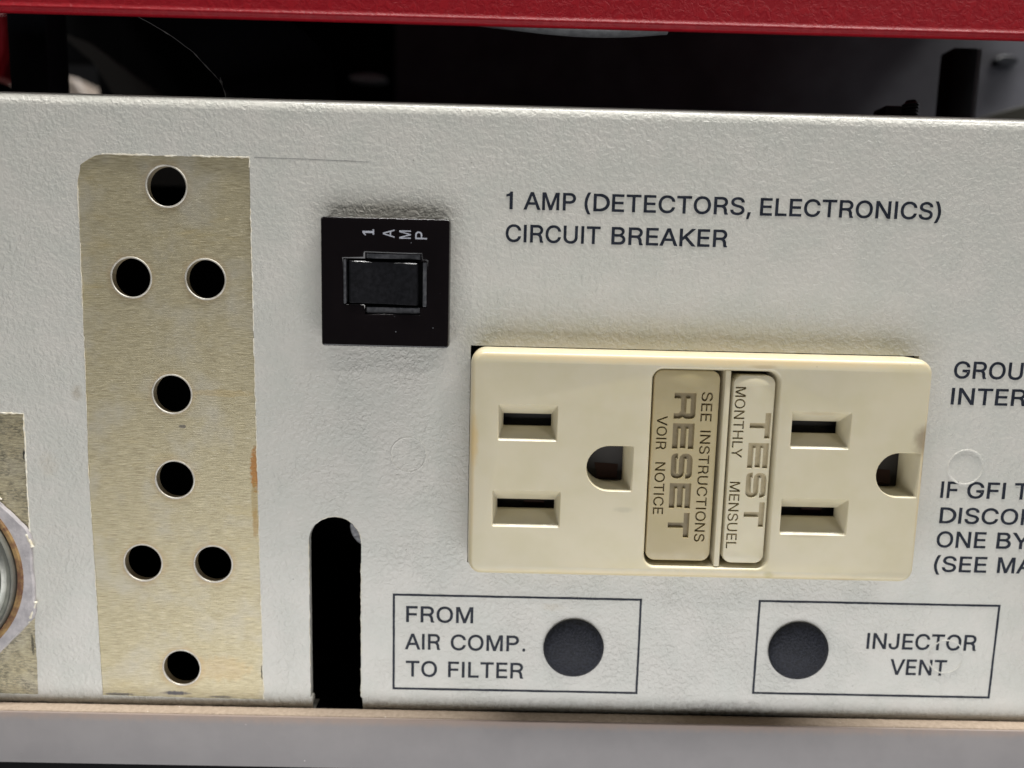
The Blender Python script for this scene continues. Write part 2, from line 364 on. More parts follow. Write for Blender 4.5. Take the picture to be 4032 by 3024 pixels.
M['engrave'] = simple("engraved_floor_ivory", (0.42, 0.35, 0.215), 0.5, var=(1.0, (0.36, 0.3, 0.18)))
M['grime'] = simple('grimy_engraving', (0.19, 0.145, 0.075), 0.6)
M['grime2'] = simple('grimy_engraving_light', (0.30, 0.24, 0.14), 0.6)
M['brown_dark'] = simple("dark_brown_moulding", (0.012, 0.009, 0.007), 0.6)
M['copper'] = simple("contact_brass", (0.03, 0.012, 0.008), 0.5, 0.5)
def mat_gloss_black():
    s = NM("glossy_black_plastic")
    sp = s.ramp(s.voro(0.7), 0.03, 0.07, 1.0, 0.0)
    sp = s.math('MULTIPLY', sp, s.ramp(s.noise(0.5, 2), 0.5, 0.56))
    col = s.mix(sp, (0.0045, 0.003, 0.0035), (0.16, 0.17, 0.18))
    return s.out(col, s.ramp(s.noise(1.2, 3), 0.3, 0.8, 0.07, 0.16), 0, s.bump(s.noise(0.12, 2), 0.10, 0.5), 0.5)
M['gloss'] = mat_gloss_black()
M['rocker'] = simple("satin_black_plastic", (0.006, 0.006, 0.007), 0.24, bump=(2.0, 0.012), var=(1.5, (0.012, 0.012, 0.014)))
M['worn'] = simple("worn_black_edge", (0.035, 0.036, 0.04), 0.35, bump=(3, 0.03), var=(2.0, (0.09, 0.09, 0.095)))
M['white_print'] = simple("white_print", (0.46, 0.47, 0.52), 0.5, var=(3.0, (0.30, 0.31, 0.35)))
M['dome'] = simple("matte_black_rubber", (0.006, 0.007, 0.010), 0.55, bump=(3.0, 0.2), spec=0.24, var=(3.0, (0.022, 0.024, 0.034)))
def mat_red():
    s = NM("red_leathery_paint")
    a = s.noise(0.9, 5, 0.62, 1.2)
    col = s.mix(s.ramp(a, 0.35, 0.7), (0.20, 0.004, 0.009), (0.24, 0.006, 0.011))
    return s.out(col, 0.42, 0, s.bump(s.ramp(a, 0.38, 0.62), 0.04, 0.6), 0.14)
M['red'] = mat_red()
def mat_rail():
    s = NM("taupe_rail_paint")
    col = s.mix(s.ramp(s.noise(0.2, 3, 0.6), 0.3, 0.7), (0.204, 0.190, 0.187), (0.188, 0.175, 0.173))
    sp = s.ramp(s.voro(0.33), 0.02, 0.045, 0.8, 0.0)
    sp = s.math('MULTIPLY', sp, s.ramp(s.noise(0.27, 2), 0.53, 0.6))
    col = s.mix(sp, col, (0.62, 0.58, 0.55))
    sp = s.ramp(s.voro(0.5, s.mapped((1, 1, 1), (40, 3, 9))), 0.02, 0.05, 0.5, 0.0)
    sp = s.math('MULTIPLY', sp, s.ramp(s.noise(0.33, 2, vec=s.mapped((1, 1, 1), (9, 3, 22))), 0.53, 0.6))
    col = s.mix(sp, col, (0.12, 0.09, 0.07))
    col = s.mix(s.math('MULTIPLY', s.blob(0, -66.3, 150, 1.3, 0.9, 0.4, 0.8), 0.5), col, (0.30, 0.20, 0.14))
    return s.out(col, 0.5, 0, s.bump(s.noise(3.5, 4, 0.65), 0.02, 0.7), 0.4)
M['rail'] = mat_rail()
def mat_edge():
    s = NM("tan_raw_edge")
    col = s.mix(s.ramp(s.noise(1.6, 5, 0.65), 0.3, 0.7), (0.36, 0.285, 0.22), (0.28, 0.22, 0.165))
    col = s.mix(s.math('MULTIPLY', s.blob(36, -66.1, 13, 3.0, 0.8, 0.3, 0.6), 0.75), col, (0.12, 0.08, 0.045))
    sp = s.ramp(s.voro(0.9), 0.03, 0.1, 0.8, 0.0)
    sp = s.math('MULTIPLY', sp, s.ramp(s.noise(0.5, 2), 0.53, 0.6))
    col = s.mix(sp, col, (0.8, 0.72, 0.65))
    return s.out(col, 0.75, 0, s.bump(s.noise(2.2, 5, 0.7), 0.12, 0.9), 0.3)
M['edge'] = mat_edge()
M['crust'] = simple("ragged_paint_lip", (0.70, 0.68, 0.60), 0.5, bump=(2.5, 0.06), var=(0.9, (0.62, 0.55, 0.40)))
M['burr'] = simple('bright_punched_edge', (0.55, 0.53, 0.48), 0.4, 0.3, bump=(2, 0.03), var=(0.8, (0.42, 0.38, 0.31)))
M['lilac'] = simple("lilac_gasket", (0.32, 0.30, 0.305), 0.5, bump=(1.8, 0.10), var=(0.7, (0.45, 0.42, 0.42)))
M['rust'] = simple("rusty_ring", (0.11, 0.042, 0.022), 0.8, bump=(2.5, 0.12), var=(0.6, (0.30, 0.19, 0.07)))
M['capmetal'] = simple("dull_zinc", (0.27, 0.275, 0.245), 0.38, 0.75, bump=(1.2, 0.02), var=(0.7, (0.34, 0.34, 0.30)))
M['black_in'] = simple("dark_interior", (0.003, 0.003, 0.0035), 0.8, spec=0.1)
M['post'] = simple("black_coated_steel", (0.006, 0.007, 0.011), 0.5, spec=0.3)
M['greywall'] = simple("dark_grey_sheet_metal", (0.12, 0.12, 0.135), 0.45, 0.0, spec=0.4, var=(0.08, (0.085, 0.085, 0.095)))
M['cable'] = simple("black_cable_jacket", (0.055, 0.057, 0.06), 0.42, bump=(1.6, 0.05), var=(0.8, (0.09, 0.092, 0.095)))
M['cable_print'] = simple("faded_cable_print", (0.5, 0.52, 0.56), 0.5)
M['bluewire'] = simple("blue_grey_insulation", (0.42, 0.46, 0.55), 0.35)
M['film'] = simple("black_plastic_film", (0.003, 0.003, 0.004), 0.6, spec=0.1)
M['filmedge'] = simple("cut_film_edge", (0.10, 0.098, 0.095), 0.35)
M['beige'] = simple("beige_casing", (0.24, 0.20, 0.17), 0.5)
M['brownish'] = simple("dusty_brown_sheet", (0.05, 0.045, 0.038), 0.6)
M['reflection'] = simple('reflection_grey', (0.5, 0.5, 0.52), 0.4)
M['olive'] = simple('olive_brown_bracket_paint', (0.035, 0.032, 0.02), 0.5)
M['steel_thread'] = simple("blackened_screw", (0.012, 0.012, 0.014), 0.4)

# ---------------------------------------------------------------- glyphs (cap height = 1)
T_ = 0.128
def capglyphs():
    g = {}
    for ch, (adv, loops) in GLYPHS.items():
        g[ch] = (adv / 509, [[(l[i] / 509, l[i + 1] / 509) for i in range(0, len(l), 2)] for l in loops])
    t = T_
    g['1'] = (0.62, [[(0.27, 0), (0.27 + t, 0), (0.27 + t, 1), (0.30, 1), (0.25, 0.90), (0.10, 0.83), (0.10, 0.74), (0.27, 0.78)]])
    g['I'] = (0.37, [[(0.12, 0), (0.12 + t, 0), (0.12 + t, 1), (0.12, 1)]])
    g['A'] = (0.95, [[(0.02, 0), (0.02 + t * 1.08, 0), (0.265, 0.29), (0.685, 0.29), (0.79, 0), (0.93, 0), (0.55, 1), (0.40, 1)],
                     [(0.305, 0.40), (0.475, 0.865), (0.645, 0.40)]])
    g['D'] = (0.99, [[(0.12, 0), (0.48, 0)] + arc(0.46, 0.5, 0.5, -80, 80, 14) + [(0.48, 1), (0.12, 1)],
                     [(0.12 + t, 0.115), (0.12 + t, 0.885), (0.46, 0.885)] + arc(0.45, 0.5, 0.372, 78, -78, 12) + [(0.46, 0.115)]])
    pb = [(0.12, 0), (0.12 + t, 0), (0.12 + t, 0.41), (0.52, 0.41)] + arc(0.53, 0.705, 0.295, -85, 85, 9) + [(0.52, 1), (0.12, 1)]
    ph = [(0.12 + t, 0.525), (0.12 + t, 0.885), (0.50, 0.885)] + arc(0.52, 0.705, 0.175, 80, -80, 7) + [(0.50, 0.525)]
    g['P'] = (0.90, [pb, ph])
    rb = [(0.12, 0), (0.12 + t, 0), (0.12 + t, 0.42), (0.50, 0.42), (0.60, 0.38), (0.655, 0.27), (0.67, 0.10), (0.70, 0), (0.85, 0), (0.85, 0.03), (0.80, 0.09), (0.785, 0.29), (0.72, 0.42), (0.67, 0.462)] + arc(0.545, 0.715, 0.285, -52, 85, 8) + [(0.52, 1), (0.12, 1)]
    g['R'] = (0.93, [rb, [(0.12 + t, 0.535), (0.12 + t, 0.885), (0.51, 0.885)] + arc(0.535, 0.71, 0.172, 80, -80, 7) + [(0.51, 0.535)]])
    g['B'] = (0.90, [[(0.12, 0), (0.52, 0)] + arc(0.55, 0.28, 0.28, -85, 62, 8) + [(0.60, 0.53)] + arc(0.53, 0.76, 0.24, -50, 85, 8) + [(0.50, 1), (0.12, 1)],
                     [(0.12 + t, 0.585), (0.12 + t, 0.885), (0.49, 0.885)] + arc(0.51, 0.735, 0.145, 78, -78, 6) + [(0.49, 0.585)],
                     [(0.12 + t, 0.115), (0.12 + t, 0.47), (0.52, 0.47)] + arc(0.54, 0.2925, 0.165, 78, -78, 6) + [(0.52, 0.115)]])
    g['N'] = (1.03, [[(0.12, 0), (0.12 + t, 0), (0.12 + t, 0.80), (0.76, 0), (0.91, 0), (0.91, 1), (0.91 - t, 1), (0.91 - t, 0.20), (0.27, 1), (0.12, 1)]])
    g['M'] = (1.17, [[(0.12, 0), (0.12 + t, 0), (0.12 + t, 0.80), (0.52, 0), (0.65, 0), (1.05 - t, 0.80), (1.05 - t, 0), (1.05, 0), (1.05, 1), (0.87, 1), (0.585, 0.20), (0.30, 1), (0.12, 1)]])
    g['V'] = (0.94, [[(0.40, 0), (0.54, 0), (0.92, 1), (0.78, 1), (0.47, 0.15), (0.16, 1), (0.02, 1)]])
    g['Y'] = (0.92, [[(0.395, 0), (0.395 + t, 0), (0.395 + t, 0.40), (0.90, 1), (0.745, 1), (0.46, 0.51), (0.175, 1), (0.02, 1), (0.395, 0.40)]])
    g['K'] = (0.95, [[(0.12, 0), (0.12 + t, 0), (0.12 + t, 0.32), (0.385, 0.46), (0.77, 0), (0.935, 0), (0.475, 0.555), (0.905, 1), (0.735, 1), (0.12 + t, 0.49), (0.12 + t, 1), (0.12, 1)]])
    return g
G = capglyphs()
def word_loops(word, x0, x1, z0, cap, rot=0):
    """letters of a word fitted between x0 and x1 with the baseline at z0; rot=-90 runs down the panel.
    returns a list of (outer, [counters])"""
    pen = 0; raw = []
    for ch in word:
        adv, loops = G[ch]
        raw.append([[(x + pen, z) for x, z in l] for l in loops]); pen += adv
    xs = [x for l in raw for q in l for x, z in q]; a, b = min(xs), max(xs)
    span = (x1 - x0) if rot == 0 else abs(x1 - x0)
    k = span / (b - a); out = []
    for loops in raw:
        ll = []
        for l in loops:
            q = []
            for x, z in l:
                u = (x - a) * k; v = z * cap
                q.append((x0 + u, z0 + v) if rot == 0 else (z0 + v, x0 - u))   # rot: x0 is the upper end, z0 the left side
            ll.append(ccw(q))
        ll.sort(key=lambda p: -area2(p))
        out.append((ll[0], ll[1:]) if not (len(ll) == 2 and word == ',') else (ll[0], []))
    return out
def ink_word(word, x0, x1, z0, cap, parent, mat, h0=0.10, h1=0.15, rot=0, name='lettering', fat=0.0):
    mb = MB()
    for outer, cnt in word_loops(word, x0, x1, z0, cap, rot):
        mb.slab(outer, [(-fat, h0), (-fat, h1)], [(c, [(fat, h1), (fat, h0)]) for c in cnt])
    return mb.build(name, mat, parent, smooth=20)

# ---------------------------------------------------------------- the steel panel
panel = thing("equipment_panel", "grey textured steel panel with printed labels, bare punched strip and bottom slot", "panel", 0, 0, -66)
FL = -65.2; FT = 23.45
outer = [(-110, FL), (-28.85, FL), (-28.95, -64.5), (-29.2, -64.4), (-29.2, -39.1)] + arc(-25.22, -39.15, 3.98, 178, 2, 18) + [(-21.25, -39.1), (-21.35, -64.2), (-21.15, -64.35), (-21.1, FL), (110, FL), (110, FT), (-110, FT)]
OPEN = [(-5.18, -41.9), (60.75, -41.9), (60.75, -8.83), (-5.18, -8.83)]
strip = (jag([(-61.5, -64.75), (-36.5, -64.95)], 0.5, 0.03, 1)[:-1] + jag([(-36.5, -64.95), (-36.75, -25), (-36.9, 17.0)], 0.45, 0.028, 2)[:-1]
         + jag([(-36.9, 17.0), (-57.2, 16.9)], 0.45, 0.045, 3)[:-1] + jag([(-57.2, 16.9), (-58.6, 16.7), (-60.7, 15.4), (-61.2, 13.2)], 0.5, 0.04, 4)[:-1]
         + jag([(-61.2, 13.2), (-61.6, -18), (-61.85, -28), (-61.5, -64.75)], 0.45, 0.028, 5)[:-1])
leftpatch = ([(-100, -64.6)] + jag([(-100, -64.6), (-71.5, -64.8)], 0.5, 0.05, 6)[1:-1] + jag([(-71.5, -64.8), (-71.25, -51.7), (-71.15, -38), (-70.95, -20.5)], 0.5, 0.06, 7)[:-1]
             + jag([(-70.95, -20.5), (-100, -20.45)], 0.5, 0.04, 8))
pm = MB()
pm.slab(outer, [(0, -1.2), (0, 0.12)], [(OPEN, [(0, 0.12), (0, -1.2)]), (strip, [(0, 0.12), (-0.03, 0.0)]), (leftpatch, [(0, 0.12), (-0.03, 0.0)])])
def bend(xs, z0, sgn, r, back):
    prof = [(0.12 - r + r * math.cos(math.radians(a)), z0 + sgn * r * math.sin(math.radians(a))) for a in range(0, 91, 9)] + [(-back, z0 + sgn * r)]
    pm.rings([[(x, h, z) for x in xs] for h, z in prof], closed=False)
bend([-110 + 5 * i for i in range(45)], FT, 1, 2.0, 14)
bend([-110, -60, -28.85], FL, -1, 1.9, 4); bend([-21.1, 40, 110], FL, -1, 1.9, 4)
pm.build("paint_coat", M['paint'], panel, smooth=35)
bm_ = MB()
bm_.slab([(-109, FL), (-29.4, FL), (-29.4, -39.1)] + arc(-25.2, -39.15, 4.2, 178, 2, 14) + [(-21.0, -39.1), (-21.0, FL), (109, FL), (109, FT), (-109, FT)], [(0, -1.25), (0, 0.0)],
         [([(-5.3, -42), (60.9, -42), (60.9, -8.7), (-5.3, -8.7)], [(0, 0), (0, -1.25)])] + [(circle(cx, cz, 2.84, 44), [(-0.10, 0.0), (0, -0.10), (0, -1.25)]) for cx, cz in HOLES])
bm_.build("metal_sheet", M['bare'], panel)
for cx, cz in HOLES:                              # thin bright burr left by the punch
    mb = MB(); mb.lathe(cx, cz, [(3.02, -0.01), (2.96, 0.06), (2.86, 0.085), (2.78, 0.03), (2.76, -0.1)], 48); mb.build("hole_burr", M['burr'], panel, smooth=60)
# dried paint lips round the masked areas
def lip(pts, seed, r=0.07, skip=0.0):
    rnd = random.Random(seed); q = jag(pts, 0.35, 0.05, seed); run = []; mb = MB()
    gone = 0
    for p in q:
        if gone > 0: gone -= 1; continue
        run.append((p[0], 0.10, p[1]))
        if rnd.random() < skip:
            if len(run) > 2: mb.tube(run, [max(0.02, r * rnd.uniform(0.5, 1.5)) for _ in run], 6)
            run = []; gone = rnd.randint(2, 10)
    if len(run) > 2: mb.tube(run, [max(0.02, r * rnd.uniform(0.5, 1.5)) for _ in run], 6)
    return mb
lip([(-57.6, 16.95), (-36.9, 17.0)], 11, 0.09, 0.02).build("paint_lip", M['crust'], panel)
lip([(-36.9, 17.0), (-36.75, -25), (-36.5, -64.9)], 12, 0.075, 0.05).build("paint_lip", M['crust'], panel)
lip([(-61.25, 13.0), (-61.6, -18), (-61.85, -28), (-61.6, -50)], 13, 0.05, 0.10).build("paint_lip", M['crust'], panel)
lip([(-78, -20.45), (-70.95, -20.5), (-71.15, -38), (-71.2, -40)], 14, 0.11, 0.0).build("paint_lip", M['crust'], panel)
lip([(-29.2, -64.2), (-29.2, -39.1)] + arc(-25.22, -39.15, 3.98, 178, 2, 12) + [(-21.28, -39.3), (-21.36, -64.1)], 15, 0.05, 0.02).build("slot_lip", M['crust'], panel)
# faint raised rings over spot welds
for cx, cz, rr_ in ((-14.2, -25.4, 2.62), (69.4, -25.4, 2.62), (69.5, -55.6, 2.7)):
    mb = MB()
    mb.lathe(cx, cz, [(rr_ - 0.17, 0.11), (rr_ - 0.06, 0.20), (rr_ + 0.05, 0.21), (rr_ + 0.16, 0.11)], 64)
    mb.build("weld_mark", M['paint'], panel, smooth=60)
wt = thing("grey_washer", "grey textured washer edge peeking into the top right of the panel slot", "washer", -20.1, -3, -41)
mb = MB(); mb.slab(circle(-20.1, -37.6, 3.5, 40), [(0, -3.8), (0, -3.1), (0.15, -3.0)]); mb.build("disc", simple("grey_cast_metal", (0.12, 0.12, 0.125), 0.45, 0.2, bump=(2.5, 0.15), var=(2.0, (0.2, 0.2, 0.21))), wt)
mb = MB(); q = jag([(-36.2, 17.05), (-28, 16.95), (-20, 16.8)], 0.8, 0.02, 51); mb.tube([(x, 0.115, z) for x, z in q], 0.022, 5); mb.build("scored_line", M['ink'], panel)
# printed outlines and lettering
def frame(x0, z0, x1, z1, seed, w=0.34):
    o = jag([(x0, z0), (x1, z0), (x1, z1), (x0, z1)], 0.6, 0.015, seed, True)
    i = jag([(x0 + w, z0 + w), (x1 - w, z0 + w), (x1 - w, z1 - w), (x0 + w, z1 - w)], 0.6, 0.015, seed + 1, True)
    mb = MB(); mb.slab(o, [(0, 0.10), (0, 0.15)], [(i, [(0, 0.15), (0, 0.10)])]); mb.build("printed_frame", M['ink'], panel)
frame(-16.45, -62.8, 21.77, -47.15, 21); frame(39.7, -62.4, 77.1, -46.95, 23)
I = lambda w, x0, x1, z0, cap: ink_word(w, x0, x1, z0, cap, panel, M['ink'], fat=0.05)
for w, x0, x1 in (("1", -0.42, 0.42), ("AMP", 2.08, 9.42), ("(DETECTORS,", 10.75, 34.5), ("ELECTRONICS)", 35.9, 61.8)): I(w, x0, x1, 10.82, 2.36)
for w, x0, x1 in (("CIRCUIT", -0.4, 13.1), ("BREAKER", 14.8, 31.4)): I(w, x0, x1, 6.22, 2.38)
I("FROM", -14.35, -4.13, -51.65, 2.5)
I("AIR", -14.5, -9.15, -56.1, 2.48); I("COMP", -7.45, 3.0, -56.1, 2.48); I(".", 3.65, 4.0, -56.1, 2.48)
I("TO", -14.35, -9.6, -60.57, 2.5); I("FILTER", -7.8, 3.8, -60.57, 2.5)
I("INJECTOR", 57.0, 74.0, -54.5, 2.5); I("VENT", 61.0, 69.75, -58.7, 2.5)
I("GROUND", 66.15, 81.9, -11.97, 2.45); I("INTERRUPTER", 66.15, 93.0, -15.88, 2.4)
I("IF", 66.05, 68.55, -30.15, 2.45); I("GFI", 70.05, 75.75, -30.15, 2.45); I("TRIPS", 77.2, 88.0, -30.15, 2.45)
I("DISCONNECT", 66.3, 92.0, -34.12, 2.4)
I("ONE", 66.2, 73.65, -37.92, 2.45); I("BY", 75.4, 80.4, -37.92, 2.45)
I("(SEE", 66.2, 74.2, -41.8, 2.42); I("MANUAL)", 75.95, 93, -41.8, 2.42)

# ---------------------------------------------------------------- the receptacle
K = 0.9762; HF = 5.1
rec = thing("outlet", "ivory duplex ground fault outlet with tan reset and ivory test buttons", "outlet", 28, 0, -41.6)
face = MB()
fo = rrect(-4.95, -41.95, 60.5, -8.95, 2.1, 8)
def ring(pts, h): return [(x, h, z) for x, z in ccw(pts)]
blades = [(3.32, -19.23, 8.5, 5.27, 6.95, 1.85), (45.0, -19.37, 8.55, 5.4, 6.95, 1.85), (3.42, -31.8, 9.86, 5.45, 8.4, 1.5), (45.0, -32.08, 9.75, 5.45, 8.4, 1.5)]
grounds = [(11.76, 18.55, -28.95, -22.2), (53.35, 59.6, -28.95, -22.3)]
RO = rrect(20.4, -40.35, 39.05, -10.75, 1.9, 8)
holes = []
for cx, cz, ow, oh, iw, ih in blades:
    q = rrect(cx - ow / 2, cz - oh / 2, cx + ow / 2, cz + oh / 2, 0.28, 4); holes.append((q, [(0, HF)]))
    rr = [ring(q, HF), ring(inset(ccw(q), 0.08), HF - 0.09)]
    rr += [ring(rrect(cx - iw / 2, cz - ih / 2, cx + iw / 2, cz + ih / 2, 0.12, 4), HF - 2.5), ring(rrect(cx - iw / 2, cz - ih / 2, cx + iw / 2, cz + ih / 2, 0.12, 4), HF - 3.1)]
    face.rings(rr)
for x0, x1, z0, z1 in grounds:
    q = dshape(x0, x1, z0, z1); holes.append((q, [(0, HF)]))
    face.rings([ring(q, HF), ring(inset(ccw(q), 0.10), HF - 0.12), ring(dshape(x0 + 0.32, x1 - 0.85, z0 + 0.55, z1 - 0.3), HF - 2.3), ring(dshape(x0 + 0.32, x1 - 0.9, z0 + 0.6, z1 - 0.35), HF - 4.2)])
holes.append((RO, [(0, HF), (0.10, HF - 0.03), (0.22, HF - 0.13), (0.36, HF - 0.5), (0.55, HF - 1.6), (0.6, HF - 4.0)]))
face.slab(fo, [(0.05, -1.5), (0, 0.6), (0, HF - 1.7), (0.03, HF - 1.3), (0.10, HF - 0.95), (0.21, HF - 0.6), (0.35, HF - 0.33), (0.55, HF - 0.12), (0.85, HF)], holes)
face.build("face", M['cream'], rec, smooth=40)
rb = MB(); rb.box(30.95, 31.85, 0.9, HF - 0.22, -40.0, -11.0, 0.28, 4); rb.build("divider_rib", M['cream'], rec)
bk = MB(); bk.box(-3.9, 59.2, -28, 0.85, -40.6, -9.9, 0.3); bk.build("socket_body", M['brown_dark'], rec)
for cx, cz in ((3.6, -32.1), (45.1, -32.3)):
    mb = MB(); mb.add([(cx - 0.6, 0.95, cz - 0.5), (cx + 2.6, 0.95, cz - 0.55), (cx + 2.6, 1.4, cz + 0.5), (cx - 0.4, 1.3, cz + 0.5)], [(0, 1, 2, 3)]); mb.build("contact", M['copper'], rec)
for x0, x1, z0 in ((13.5, 17.0, -28.2), (54.6, 57.6, -28.2)):
    mb = MB(); mb.add([(x0, 0.9, z0), (x1, 0.9, z0), (x1 - 0.2, 1.6, z0 + 0.5), (x0 + 0.4, 1.5, z0 + 0.7), (x0, 0.9, z0 + 2.5), (x1, 0.9, z0 + 2.3)], [(0, 1, 2, 3), (3, 2, 5, 4)]); mb.build("contact", M['copper'], rec)

def rounded_path(c, r, n=3):
    out = [c[0]]
    for i in range(1, len(c) - 1):
        a, b, d = Vector(c[i - 1]), Vector(c[i]), Vector(c[i + 1])
        u = (a - b).normalized(); v = (d - b).normalized()
        rr = min(r, (a - b).length * 0.49, (d - b).length * 0.49)
        p0, p1 = b + u * rr, b + v * rr
        for j in range(n + 1):
            t = j / n; q = p0 * (1 - t) ** 2 + b * 2 * t * (1 - t) + p1 * t * t; out.append((q.x, q.y))
    out.append(c[-1]); return out
def stroke(c, t, r):
    c = rounded_path(c, r); L = []; R = []
    for i, p in enumerate(c):
        d = (Vector(c[min(i + 1, len(c) - 1)]) - Vector(c[max(i - 1, 0)])).normalized(); n = Vector((-d.y, d.x)) * t / 2
        L.append((p[0] + n.x, p[1] + n.y)); R.append((p[0] - n.x, p[1] - n.y))
    return L + R[::-1]
def wide(ch, w):                                  # extended square lettering, cap height 1
    t = 0.255
    if ch == 'E': return [[(0, 0), (w, 0), (w, t), (t, t), (t, 0.5 - t / 2), (w - .03, 0.5 - t / 2), (w - .03, 0.5 + t / 2), (t, 0.5 + t / 2), (t, 1 - t), (w, 1 - t), (w, 1), (0, 1)]]
    if ch == 'T': return [[(w / 2 - t / 2, 0), (w / 2 + t / 2, 0), (w / 2 + t / 2, 1 - t), (w, 1 - t), (w, 1), (0, 1), (0, 1 - t), (w / 2 - t / 2, 1 - t)]]
    if ch == 'R': return [[(0, 0), (t, 0), (t, .32), (w - t - .12, .32), (w - t, .22), (w - t, 0), (w, 0), (w, .30), (w - .09, .43), (w, .55), (w, .84), (w - .05, .95), (w - .16, 1), (0, 1)],
                          [(t, .56), (w - t - .03, .56), (w - t, .60), (w - t, .74), (w - t - .03, .77), (t, .77)]]
    a = t / 2
    return [stroke([(w - a, .70), (w - a, 1 - a), (a, 1 - a), (a, .5), (w - a, .5), (w - a, a), (a, a), (a, .30)], t, 0.17)]
def wide_word(word, zt, zb, x0, cap):
    n = len(word); gap = 0.68 * K; tot = zt - zb; w = (tot - gap * (n - 1)) / n
    out = []; z = zt
    for ch in word:
        ll = [ccw([(x0 + v * cap, z - u * cap) for u, v in l]) for l in wide(ch, w / cap)]
        ll.sort(key=lambda p: -area2(p)); out.append((ll[0], ll[1:])); z -= w + gap
    return out
def button(name, lab, x0, x1, z0, z1, r, hf, words, mat, floor_mat, depth=0.45, bands=()):
    b = MB(); holes = []; isl = []
    for letters, tp in words:
        for outer, cnt in letters:
            outer = inset(outer, -0.025); cnt = [inset(c, 0.025) for c in cnt]
            holes.append((outer, [(0, hf), (tp, hf - depth)]))
            for c in cnt: isl.append((c, tp))
    b.slab(rrect(x0, z0, x1, z1, r, 7), [(0.02, 0.9), (0, hf - 0.3), (0.08, hf - 0.1), (0.25, hf)], holes)
    for c, tp in isl: b.slab(c, [(-tp, hf - depth), (0, hf)])
    o = b.build(name, mat, rec, smooth=35)
    if lab: label(o, lab)
    for bx0, bx1, bm2 in bands:
        f = MB(); f.cap([(bx0, z0 + .5), (bx1, z0 + .5), (bx1, z1 - .5), (bx0, z1 - .5)], [], hf - depth + 0.01); f.build("lettering_floor", bm2, o)
    return o
k = lambda v: v * K
button("reset_button", "tan button engraved RESET", 21.0, 30.4, -39.25, -11.2, 1.35, HF - 0.42,
       [(wide_word("RESET", k(-14.85), k(-36.6), k(24.62), k(3.12)), 0.05),
        (word_loops("SEE", k(-14.65), k(-18.95), k(28.55), k(1.58), -90), 0.02), (word_loops("INSTRUCTIONS", k(-20.35), k(-37.15), k(28.65), k(1.5), -90), 0.02),
        (word_loops("VOIR", k(-18.3), k(-23.25), k(22.25), k(1.48), -90), 0.02), (word_loops("NOTICE", k(-25.2), k(-33.05), k(22.3), k(1.48), -90), 0.02)],
       M['tan_button'], None, bands=((21.2, 23.75, M['grime']), (23.8, 27.4, M['engrave_tan']), (27.5, 30.2, M['grime'])))
button("test_button", "ivory button engraved TEST", 32.2, 38.2, -39.35, -11.7, 1.35, HF - 0.22,
       [(wide_word("TEST", k(-17.5), k(-34.65), k(35.75), k(2.98)), 0.05),
        (word_loops("MONTHLY", k(-13.75), k(-24.2), k(33.35), k(1.5), -90), 0.02), (word_loops("MENSUEL", k(-27.85), k(-38.0), k(33.4), k(1.5), -90), 0.02)],
       M['cream_button'], None, bands=((32.35, 34.5, M['grime2']), (34.6, 38.05, M['engrave'])))

# ---------------------------------------------------------------- the circuit breaker
br = thing("circuit_breaker", "small square glossy black rocker circuit breaker printed 1 AMP in white", "switch", -17.2, 0, -9.1)
HB = 3.0
win = [(-23.2, -3.2), (-20.15, -3.2), (-20.15, -4.55), (-12.3, -4.5), (-12.3, -3.45), (-11.35, -3.45), (-11.35, 3.05), (-12.2, 3.05), (-12.2, 4.05), (-20.1, 4.15), (-20.1, 3.25), (-23.2, 3.25)]
mb = MB()
mb.slab(rrect(-26.2, -9.1, -8.25, 8.85, 0.4, 4), [(0.0, 0.1), (0, HB - 0.14), (0.05, HB - 0.04), (0.14, HB)], [(win, [(-1.3, HB), (-0.8, HB - 0.05), (-0.3, HB - 0.16), (0, HB - 0.28), (0.05, HB - 0.36), (0.1, HB - 1.6)])])
mb.build("bezel", M['gloss'], br, smooth=50)
mb = MB(); mb.box(-24, -10.8, 0.2, HB - 1.5, -5, 4.6, 0.1); mb.build("housing", M['black_in'], br)
for z0, z1 in ((3.3, 4.0), (-4.4, -3.5)):
    mb = MB(); mb.slab(rrect(-20.0, z0, -12.35, z1, 0.08, 2), [(0, 1.4), (0, HB - 0.75), (0.08, HB - 0.66)]); mb.build("ledge", M['worn'], br)
mb = MB()
xs = [-22.35, -22.25, -22.0, -21.0, -19.5, -18.5, -17.4, -16.2, -15.2, -14.75, -14.4, -13.4, -12.75, -12.6]
hs = [2.2, 2.95, 3.15, 3.1, 2.85, 2.72, 2.68, 2.76, 2.98, 3.12, 3.22, 3.3, 3.34, 2.3]
rg = []
for x, h in zip(xs, hs):
    zt, zb = 2.9 + (x + 22) * -0.02, -2.95 + (x + 22) * -0.02
    rg.append([(x, 1.2, zb), (x, h - 0.1, zb), (x, h, zb + 0.1), (x, h, zt - 0.1), (x, h - 0.1, zt), (x, 1.2, zt)])
mb.rings(rg, closed=True)
mb.add(rg[0], [(0, 1, 2, 3, 4, 5)]); mb.add(rg[-1], [(0, 1, 2, 3, 4, 5)])
mb.build("rocker", M['rocker'], br, smooth=35)
mb = MB(); mb.box(-11.95, -11.42, 1.4, HB - 0.25, -3.3, 2.9, 0.06); mb.build("window_edge", M['worn'], br)
mb = MB(); mb.box(-23.1, -22.75, 1.4, HB - 0.15, -3.1, 3.1, 0.06); mb.build("window_edge", M['worn'], br)
kb = 0.986
def serif1(): return ([(0.30, 0), (0.72, 0), (0.72, 0.13), (0.59, 0.13), (0.59, 1), (0.45, 1), (0.25, 0.80), (0.25, 0.70), (0.43, 0.80), (0.43, 0.13), (0.30, 0.13)], [])
